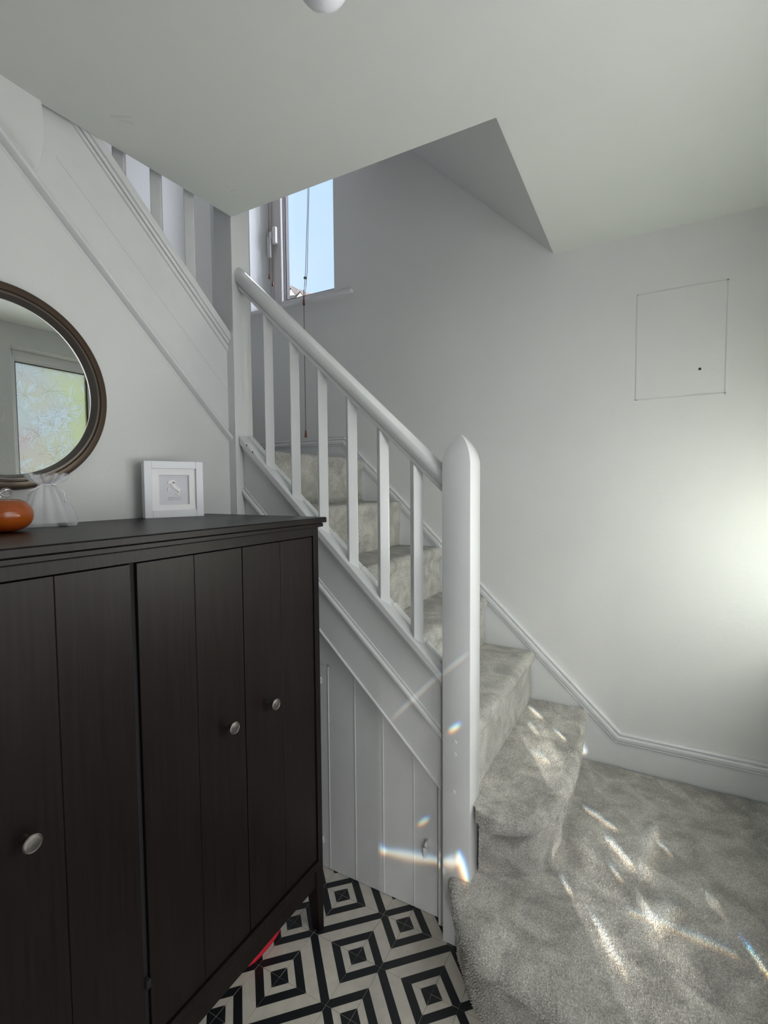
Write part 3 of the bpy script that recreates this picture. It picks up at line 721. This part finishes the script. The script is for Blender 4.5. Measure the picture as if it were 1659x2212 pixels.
# boxed plaster panel in the angle under the ceiling, with rounded foot
def zpl(y): return 2.276 + .945 * (.735 - y)        # foot line of the plaster panel
rows = []
for d in (0, .004, .010, .018, .028, .040, .052, .060):
    t = d / .060; xx = XL - .003 + .040 * sqrt(1 - (1 - t) ** 2)
    row = []
    for y in [.505 + .227 * i / 12 for i in range(13)]: row.append((xx, y, min(zpl(y) + d * 1.376, ZC + .05 + d)))
    row += [(xx, .744, min(zpl(.735) + d * 1.376 + .012, ZC)), (xx - .002, .751, zpl(.735) + d * 1.376 + .034), (XL - .004, .753, zpl(.735) + d * 1.376 + .040)]
    rows.append(row)
rows.append([(XL + (.022 if i < 14 else .018) if i < 15 else XL - .004, p[1], ZC + .12) for i, p in enumerate(rows[-1])])
tb = grid(rows); bmesh.ops.dissolve_degenerate(tb, dist=.0004, edges=tb.edges)
struct('trim_1', tb, M['wall'], smooth=35)

# ------------------------------------------------------------------ skirting on the back wall
def skirt(name, path, zlow):
    """path of (x,z) along the top edge, left to right"""
    def off(n):
        P = [Vector(p) for p in path]; o = []
        for i, p in enumerate(P):
            d1 = (P[i] - P[i - 1]).normalized() if i else None; d2 = (P[i + 1] - P[i]).normalized() if i < len(P) - 1 else None
            n1 = Vector((d1.y, -d1.x)) if d1 else None; n2 = Vector((d2.y, -d2.x)) if d2 else None
            if n1 and n2: m = (n1 + n2).normalized(); m = m / m.dot(n1)
            else: m = n1 or n2
            if i in (0, len(P) - 1): m = Vector((0, -1)) / abs(m.y)
            o.append(p + m * n)
        return o
    prof = [(0, YW), (0, YW - .012), (.003, YW - .017), (.008, YW - .018), (.011, YW - .0125), (.014, YW - .0125), (.016, YW - .021), (.022, YW - .0235), (.034, YW - .022), (.041, YW - .016), (.044, YW - .019), (.047, YW - .016), (.048, YW - .012)]
    rows = [[(p.x, y, p.y) for p in off(n)] for n, y in prof]
    bm = grid(rows)
    lo = off(.047); pts = [(p.x, p.y) for p in lo] + zlow
    prism(pts, 'y', YW - .013, YW + .002, bm)
    return struct(name, bm, M['gloss'], smooth=25)
def stepz(x):
    return 0
skirt('baseboard_back', [(-2.56, 1.722), (-1.540, 1.722), (-.135, .381), (.559, .381)], [(.559, .15), (-.40, .15), (-1.70, 1.45), (-2.56, 1.45)])

# ------------------------------------------------------------------ cabinet
XF = -.945; YR = 1.262; YL = .020
cb = thing('cabinet', 'black-brown wooden shoe cabinet with plank doors and pewter knobs under the mirror', 'cabinet', (-1.21, .64, 0))
Wd = M['wood']
obj('worktop', prism([(-1.462, 1.3365), (XF + .0185, 1.3365), (XF + .0205, 1.338), (XF + .0205, 1.3505), (XF + .0175, 1.3535), (-1.462, 1.3535)], 'y', YL - .02, YR + .018), Wd, cb)
obj('groove_strip', box(-1.46, XF + .008, YL - .008, YR + .008, 1.334, 1.337), M['dark'], cb)
obj('cornice', prism([(-1.46, 1.3235), (XF + .011, 1.3235), (XF + .0125, 1.325), (XF + .0125, 1.3335), (XF + .011, 1.3345), (-1.46, 1.3345)], 'y', YL - .01, YR + .010), Wd, cb)
obj('groove_strip', box(XF - .02, XF + .0005, YL, YR - .0005, 1.3205, 1.324), M['dark'], cb)
obj('top_rail', box(XF - .02, XF - .001, YL + .02, YR - .02, 1.296, 1.3215), Wd, cb, bevel=.001)
obj('bottom_rail', box(XF - .02, XF - .003, YL + .02, YR - .018, .160, .2395), Wd, cb, bevel=.002)
obj('rail_moulding', box(XF - .02, XF + .003, YL + .02, YR - .018, .2395 - .022, .2435), Wd, cb, bevel=.003)
obj('side_panel', box(-1.46, XF - .02, YR - .018, YR - .002, .16, 1.322), Wd, cb)
obj('side_panel', box(-1.46, XF - .02, YL, YL + .018, .16, 1.322), Wd, cb)
obj('back_panel', box(-1.46, -1.452, YL, YR, .16, 1.322), Wd, cb)
obj('base_panel', box(-1.452, XF - .02, YL + .018, YR - .018, .20, .216), Wd, cb)
obj('centre_stile', box(XF - .03, XF - .012, .6305, .641, .245, 1.296), M['dark'], cb)
def leg(yc0, yc1, name='leg'):
    bm = bmesh.new()
    rows = []
    s = 1 if yc1 > .6 else -1
    yo = yc1 if s > 0 else yc0
    for z, w in ((0.0, .026), (.006, .030), (.17, .044), (.24, .046)):
        a, b = (yo - w * .8, yo) if s > 0 else (yo, yo + w * .8)
        rows.append([(XF - w, a, z), (XF, a, z), (XF, b, z), (XF - w, b, z)])
    return obj(name, grid(rows, True, bm, True), Wd, cb, bevel=.0015)
leg(YR - .03, YR); leg(YL, YL + .03)
for y in (YR - .03, YL):
    bm = box(-1.46, -1.425, y, y + .03, 0, .2); obj('leg', bm, Wd, cb, bevel=.0015)
obj('corner_post', box(XF - .03, XF, YR - .0245, YR, .24, 1.322), Wd, cb, bevel=.0015)
obj('corner_post', box(XF - .03, XF, YL, YL + .0245, .24, 1.322), Wd, cb, bevel=.0015)
doors = [(.047, .333, .195, .267), (.3365, .6275, .481, .4155), (.642, .9375, .787, .8735), (.9405, 1.2355, 1.086, 1.0265)]
for (a, b, gm, ky) in doors:
    bm = bmesh.new(); d = obj('door', box(XF - .0195, XF - .006, a + .0015, b - .0015, .249, 1.2915), Wd, cb)
    obj('door_plank', box(XF - .021, XF - .004, a, gm - .0006, .2475, 1.2935), Wd, d, bevel=.0008, seg=1)
    obj('door_plank', box(XF - .021, XF - .004, gm + .0006, b, .2475, 1.2935), Wd, d, bevel=.0008, seg=1)
    zk = .848
    kn = lathe([(.0072, XF - .005), (.0055, XF + .003), (.0050, XF + .012), (.0075, XF + .016), (.0145, XF + .0195), (.0160, XF + .022), (.0158, XF + .0245), (.0142, XF + .0258), (.0132, XF + .0250), (.011, XF + .0258), (.0005, XF + .0265)], 28, 'x', (0, ky, zk))
    obj('knob', kn, M['steel'], d, smooth=35, label='round pewter knob')
obj('hinge_clip', box(XF - .012, XF + .002, .6285, .6395, .372, .392), M['dark'], cb, bevel=.002)

# ------------------------------------------------------------------ wall mirror
mr = thing('wall_mirror', 'round mirror with a dark brown rim hung on the white wall above the cabinet', 'mirror', (XL, .642, 1.708))
pf = [(.240, XL - .003), (.262, XL - .003), (.262, XL + .018), (.259, XL + .024), (.252, XL + .027), (.241, XL + .027), (.2385, XL + .023), (.2365, XL + .023)]
obj('frame', lathe(pf, 96, 'x', (0, .642, 1.708)), M['bronze'], mr, smooth=35)
pf = [(.2365, XL + .023), (.235, XL + .027), (.231, XL + .027), (.228, XL + .023), (.2225, XL + .010), (.2215, XL + .006)]
obj('inner_rim', lathe(pf, 96, 'x', (0, .642, 1.708)), M['rimsilver'], mr, smooth=35)
bm = bmesh.new(); bmesh.ops.create_circle(bm, cap_ends=True, segments=96, radius=.236, matrix=Matrix.Translation((XL + .007, .642, 1.708)) @ Matrix.Rotation(pi / 2, 4, 'Y'))
obj('mirror_glass', bm, M['mirror'], mr)

# ------------------------------------------------------------------ picture frame on the cabinet
ZT = 1.3536
A = Vector((-1.416, .9935, ZT)); B = Vector((-1.347, 1.1640, ZT)); dv = (B - A); Wp = dv.length; ang = atan2(dv.y, dv.x)
pf_ = thing('picture_frame', 'white box frame with paper cut-out map of Italy standing on the dark cabinet', 'picture frame', A, None, ang)
# local: x along width, -y towards viewer, z up
Hp = .1815; D = .034; bw = .0235
bm = bmesh.new()
box(0, bw, 0, D, 0, Hp, bm); box(Wp - bw, Wp, 0, D, 0, Hp, bm); box(bw, Wp - bw, 0, D, 0, bw, bm); box(bw, Wp - bw, 0, D, Hp - bw, Hp, bm)
obj('frame', bm, M['whiteframe'], pf_, local=True, bevel=.0012)
obj('back_board', box(bw - .002, Wp - bw + .002, D - .006, D - .002, bw - .002, Hp - bw + .002), M['card'], pf_, local=True)
mw = .0205; bm = bmesh.new(); x0, x1, z0, z1 = bw - .001, Wp - bw + .001, bw - .001, Hp - bw + .001
i0, i1, k0, k1 = bw + mw + .002, Wp - bw - mw, bw + mw - .003, Hp - bw - mw
box(x0, i0, .008, .011, z0, z1, bm); box(i1, x1, .008, .011, z0, z1, bm); box(i0, i1, .008, .011, z0, k0, bm); box(i0, i1, .008, .011, k1, z1, bm)
obj('mount', bm, M['card'], pf_, local=True)
pp = obj('paper', box(i0 - .003, i1 + .003, .0155, .0165, k0 - .003, k1 + .003), M['paper'], pf_, local=True)
it = [(.10, .86), (.16, .93), (.24, .94), (.30, 1.0), (.42, .99), (.52, .97), (.56, .90), (.50, .83), (.50, .77), (.58, .70), (.66, .56), (.76, .47), (.86, .40), (.98, .30), (.96, .26), (.86, .30), (.80, .24), (.85, .17), (.78, .06), (.72, .05), (.76, .17), (.70, .27), (.60, .33), (.50, .43), (.40, .50), (.33, .62), (.30, .72), (.24, .76), (.16, .71), (.10, .73), (.12, .80)]
iw = (i1 - i0); cx0, cz0, sc = i0 + iw * .245, k0 + iw * .335, iw * .53
def shape(pts, y0, y1): return prism([(cx0 + p[0] * sc, cz0 + p[1] * sc) for p in pts], 'y', y0, y1)
obj('map_cutout', shape(it, .0115, .0154), M['cutout'], pp, local=True)
obj('map_cutout', shape([(.56, .08), (.66, .02), (.76, -.03), (.80, .03), (.74, .07), (.62, .12)], .0115, .0154), M['cutout'], pp, local=True)
obj('map_cutout', shape([(.10, .27), (.17, .26), (.20, .34), (.19, .47), (.13, .49), (.09, .42)], .0115, .0154), M['cutout'], pp, local=True)
hc = (.44, .80); hs = .075
ht = [(hc[0] + hs * .062 * 16 * sin(t) ** 3, hc[1] + hs * .062 * (13 * cos(t) - 5 * cos(2 * t) - 2 * cos(3 * t) - cos(4 * t))) for t in [2 * pi * k / 28 for k in range(28)]]
obj('heart', shape(ht, .0105, .0116), M['heart'], pp, local=True, label='small brown heart')
def text(body, size, x, z, y, m, parent, mat_rot=True):
    cu = bpy.data.curves.new('t', 'FONT'); cu.body = body; cu.size = size; cu.align_x = 'CENTER'; cu.align_y = 'CENTER'
    to = bpy.data.objects.new('t', cu); C.objects.link(to)
    me = bpy.data.meshes.new_from_object(to.evaluated_get(bpy.context.evaluated_depsgraph_get())); bpy.data.objects.remove(to)
    me.transform(Matrix.Translation((x, y, z)) @ Matrix.Rotation(pi / 2, 4, 'X')); me.materials.clear(); me.materials.append(m)
    o = bpy.data.objects.new('printed_text', me); C.objects.link(o); o.parent = parent; return o
text('LENNA & LINA', .0062, (i0 + i1) / 2 + .001, k0 + iw * .235, .01545, M['ink'], pp)
text('TREMEZZO, LAKE, JUN', .0045, (i0 + i1) / 2 + .001, k0 + iw * .165, .01545, M['ink'], pp)
obj('glass', box(bw - .001, Wp - bw + .001, .0045, .0065, bw - .001, Hp - bw + .001), M['picglass'], pf_, local=True)

# ------------------------------------------------------------------ organza bag
Bc = Vector((-1.352, .678, ZT + .0005)); bag = thing('gift_bag', 'sheer white organza drawstring bag beside the orange glass pumpkin', 'bag', Bc, None, radians(68))
rows = []; nn = 72
for t, wx, wy in ((0, .058, .014), (.02, .060, .020), (.10, .057, .023), (.25, .052, .024), (.42, .044, .022), (.58, .035, .018), (.70, .027, .014), (.775, .0185, .010), (.80, .0165, .009), (.825, .019, .011), (.88, .030, .015), (.94, .038, .017), (1., .041, .018)):
    row = []
    for k in range(nn):
        a_ = 2 * pi * k / nn; amp = .10 if t < .5 else (.22 if t > .82 else .14)
        f = 1 + amp * sin(a_ * 11 + t * 2) * (t > .05) + .06 * sin(a_ * 5 + 1)
        row.append((wx * cos(a_) * f, wy * sin(a_) * f, .132 * t + (.004 * sin(a_ * 9) if t > .85 else 0)))
    rows.append(row)
obj('pouch', grid(rows, True), M['organza'], bag, local=True, smooth='full')
rb = [(.0175 * cos(a_), .0115 * sin(a_), .1055) for a_ in [2 * pi * k / 30 for k in range(31)]]
bm = tube(rb, .0022, 6); tube([(.010, -.011, .1055), (.020, -.02, .10), (.034, -.024, .085), (.036, -.025, .06)], .0016, 6, bm)
tube([(-.010, -.011, .1055), (-.022, -.018, .098), (-.034, -.020, .092), (-.040, -.016, .080)], .0016, 6, bm)
obj('ribbon', bm, M['card'], bag, local=True, smooth='full')
obj('hem_seam', box(-.056, .056, -.0015, .0015, .0, .004), M['organza'], bag, local=True)
kb = thing('pebble', 'small dark disc inside the bottom of the organza bag', 'stone', (-1.345, .709, ZT))
obj('disc', lathe([(.0001, 0), (.011, .0005), (.0135, .004), (.011, .0078), (.0001, .009)], 22), mat('dark_glass', (.03, .03, .035), .15), kb, local=True, smooth='full')

# ------------------------------------------------------------------ orange glass pumpkin
pk = thing('glass_pumpkin', 'orange satin glass pumpkin with a clear glass stem on the dark cabinet', 'ornament', (-1.290, .5465, ZT))
rows = []
for k in range(0, 25):
    t = -pi / 2 + pi * k / 24; rho = cos(t); zz = .0385 + .0385 * sin(t) * (1 if sin(t) < 0 else .98)
    row = []
    for i in range(64):
        a_ = 2 * pi * i / 64; f = 1 - .018 * (.5 + .5 * cos(9 * a_)) * rho
        rx = .0635 * (rho ** .62) if rho > 0 else 0
        row.append((max(rx, .0005) * f * cos(a_), max(rx, .0005) * f * sin(a_), zz - .006 * math.exp(-(rx / .022) ** 2) * (sin(t) > 0)))
    rows.append(row)
obj('body', grid(rows, True, cap=True), M['amber'], pk, local=True, smooth='full')
sp_pts = [(0, 0, .068), (.001, .000, .080), (.004, .004, .089), (.007, .012, .095), (.006, .020, .093), (.003, .022, .085), (.0, .016, .080), (-.003, .009, .083), (-.005, .003, .092), (-.003, -.004, .099)]
cv = smooth_curve(sp_pts, 60)
obj('stem', tube(cv, [.0055 - .0032 * i / 59 for i in range(60)], 12), M['crystal'], pk, local=True, smooth='full', label='clear curled glass stem')

# ------------------------------------------------------------------ red slipper under the cabinet
rs = thing('red_bag', 'red fabric item lying on the tiles under the dark cabinet', 'bag', (-1.09, 1.10, .001))
rows = []
for k in range(13):
    t = -pi / 2 + pi * k / 12
    rows.append([((.048 * cos(t) ** .5 if cos(t) > 0 else 0.0005) * (1 if abs(cos(a_)) < .1 else 1) * (abs(cos(a_)) ** .6) * (1 if cos(a_) > 0 else -1),
                  (.085 * cos(t) ** .5 if cos(t) > 0 else 0.0005) * (abs(sin(a_)) ** .6) * (1 if sin(a_) > 0 else -1), .022 + .022 * sin(t)) for a_ in [2 * pi * i / 40 + .01 for i in range(40)]])
obj('body', grid(rows, True, cap=True), M['red'], rs, local=True, smooth='full')

# ------------------------------------------------------------------ ceiling pendant bulb
pb = thing('pendant_bulb', 'white frosted globe bulb hanging from the ceiling at the top edge', 'light bulb', (-.345, .485, ZC))
bc = Vector((-.345, .485, 2.0267))
R_ = .0315
prf = [(.0002, -R_)] + [(R_ * sin(t), -R_ * cos(t)) for t in [pi * k / 20 for k in range(1, 16)]] + [(.0165, R_ * 1.05), (.0145, R_ * 1.3), (.0140, R_ * 1.75)]
obj('bulb', lathe([(r, z + bc.z) for r, z in prf], 32, 'z', (bc.x, bc.y, 0)), M['bulb'], pb, smooth='full')
obj('lamp_holder', lathe([(.016, bc.z + .050), (.021, bc.z + .052), (.021, bc.z + .085), (.014, bc.z + .105), (.004, bc.z + .112)], 24, 'z', (bc.x, bc.y, 0), cap=True), M['upvc'], pb, smooth=35)
obj('flex', tube([(bc.x, bc.y, bc.z + .11), (bc.x, bc.y, ZC - .02)], .0032, 8), M['upvc'], pb, smooth='full')
obj('ceiling_rose', lathe([(.0042, ZC - .028), (.03, ZC - .024), (.045, ZC - .008), (.046, ZC)], 32, 'z', (bc.x, bc.y, 0)), M['upvc'], pb, smooth=35)

# ------------------------------------------------------------------ blind cords at the stair window
def acorn(parent, x, y, z, h=.034):
    obj('acorn', lathe([(.0002, z - h), (.0068, z - h + .001), (.0074, z - h + .004), (.0056, z - h * .45), (.0046, z - .003), (.0024, z)], 16, 'z', (x, y, 0), cap=True), M['acorn'], parent, smooth=40, label='brown wooden cord pull')
c1 = thing('blind_cord', 'pair of short blind cords hanging over the frame beside the window handle', 'cord', (-2.17, 2.44, 3.6), 'blind cords at the stair window')
for (x0, x1, y, z) in ((-2.170, -2.176, 2.440, 2.785), (-2.150, -2.150, 2.440, 2.735)):
    obj('cord', tube([(x0, y, 3.66), (x1, y, z)], .0016, 6), M['cord'], c1, smooth='full'); acorn(c1, x1, y, z + .004)
c2_ = thing('blind_cord', 'long brown blind cord hanging over the sill down to the landing skirting', 'cord', (-1.78, 2.28, 2.5), 'blind cords at the stair window')
obj('cord', tube([(-1.785, 2.283, 2.560), (-1.784, 2.281, 2.50), (-1.785, 2.281, 1.765)], .0017, 6), M['cord'], c2_, smooth='full')
acorn(c2_, -1.785, 2.281, 1.772, .042); acorn(c2_, -1.784, 2.281, 2.512, .040)
c3 = thing('blind_cord', 'thin grey looped cord crossing the middle of the stair window glass', 'cord', (-1.82, 2.42, 3.6), 'blind cords at the stair window')
obj('cord', tube([(-1.856, 2.45, 3.60), (-1.838, 2.40, 3.10), (-1.815, 2.34, 2.68), (-1.803, 2.315, 2.60), (-1.797, 2.296, 2.53), (-1.79, 2.284, 2.51)], .0016, 6), M['cordw'], c3, smooth='full')
obj('cord', tube([(-1.850, 2.452, 3.60), (-1.830, 2.40, 3.10), (-1.803, 2.34, 2.68), (-1.792, 2.315, 2.60), (-1.788, 2.296, 2.53), (-1.787, 2.284, 2.51)], .0016, 6), M['cordw'], c3, smooth='full')
obj('knot', lathe([(.0002, -.006), (.008, -.004), (.009, .002), (.006, .007), (.0002, .008)], 12, 'z', (-1.809, 2.328, 2.645)), M['cordw'], c3, smooth='full')

# ------------------------------------------------------------------ outside
gr = struct('ground', box(-40, 40, -20, 60, -.9, -.8), M['lead'])
hs_ = thing('neighbouring_house', 'white house with brown tiled roof and small gables seen low through the stair window', 'house', (-10.0, 13.5, -.8))
obj('wall', prism([(-11.8, 7.34), (-10.0, 7.20), (-8.7, 6.80), (-8.7, -.8), (-11.8, -.8)], 'y', 12.2, 15), M['brick'], hs_)
obj('roof', prism([(-11.8, 7.62), (-9.98, 7.46), (-8.40, 6.84), (-8.46, 6.74), (-10.0, 7.18), (-11.8, 7.32)], 'y', 12.0, 15.2), M['roof'], hs_)
for x, z, w in ((-9.72, 7.14, .20), (-9.36, 7.02, .15)):
    obj('gable', prism([(x - w, z), (x + w, z - .05), (x + w * .25, z + w * .9)], 'y', 11.8, 12.3), M['brick'], hs_)
    obj('gable_roof', prism([(x - w - .03, z + .02), (x + w * .25, z + w * .9), (x + w + .04, z - .06), (x + w * .25, z + w * 1.25)], 'y', 11.75, 12.3), M['roof'], hs_)
struct('wall_sun_block', box(XR + .14, 2.6, 1.20, 1.34, -.8, 3.2), M['brick'])  # unseen slab added to keep direct sun off the leaf window
hg = thing('hedge', 'green hedge outside the leaf patterned window', 'hedge', (2.6, 2.4, -.8))
rows = []
for k in range(17):
    z = -.8 + 2.0 * k / 16; f = sqrt(max(1 - ((k - 6) / 10.4) ** 2, .01)) if k > 6 else 1
    rows.append([(2.9 + .5 * f * cos(a_) * (1 + .15 * noise.noise((a_ * 3, z * 4, 1))), 4.0 + 1.6 * f * sin(a_) * (1 + .15 * noise.noise((a_ * 5, z * 4, 2))), z) for a_ in [2 * pi * i / 48 for i in range(48)]])
obj('foliage', grid(rows, True, cap=True), M['hedge'], hg, smooth='full')
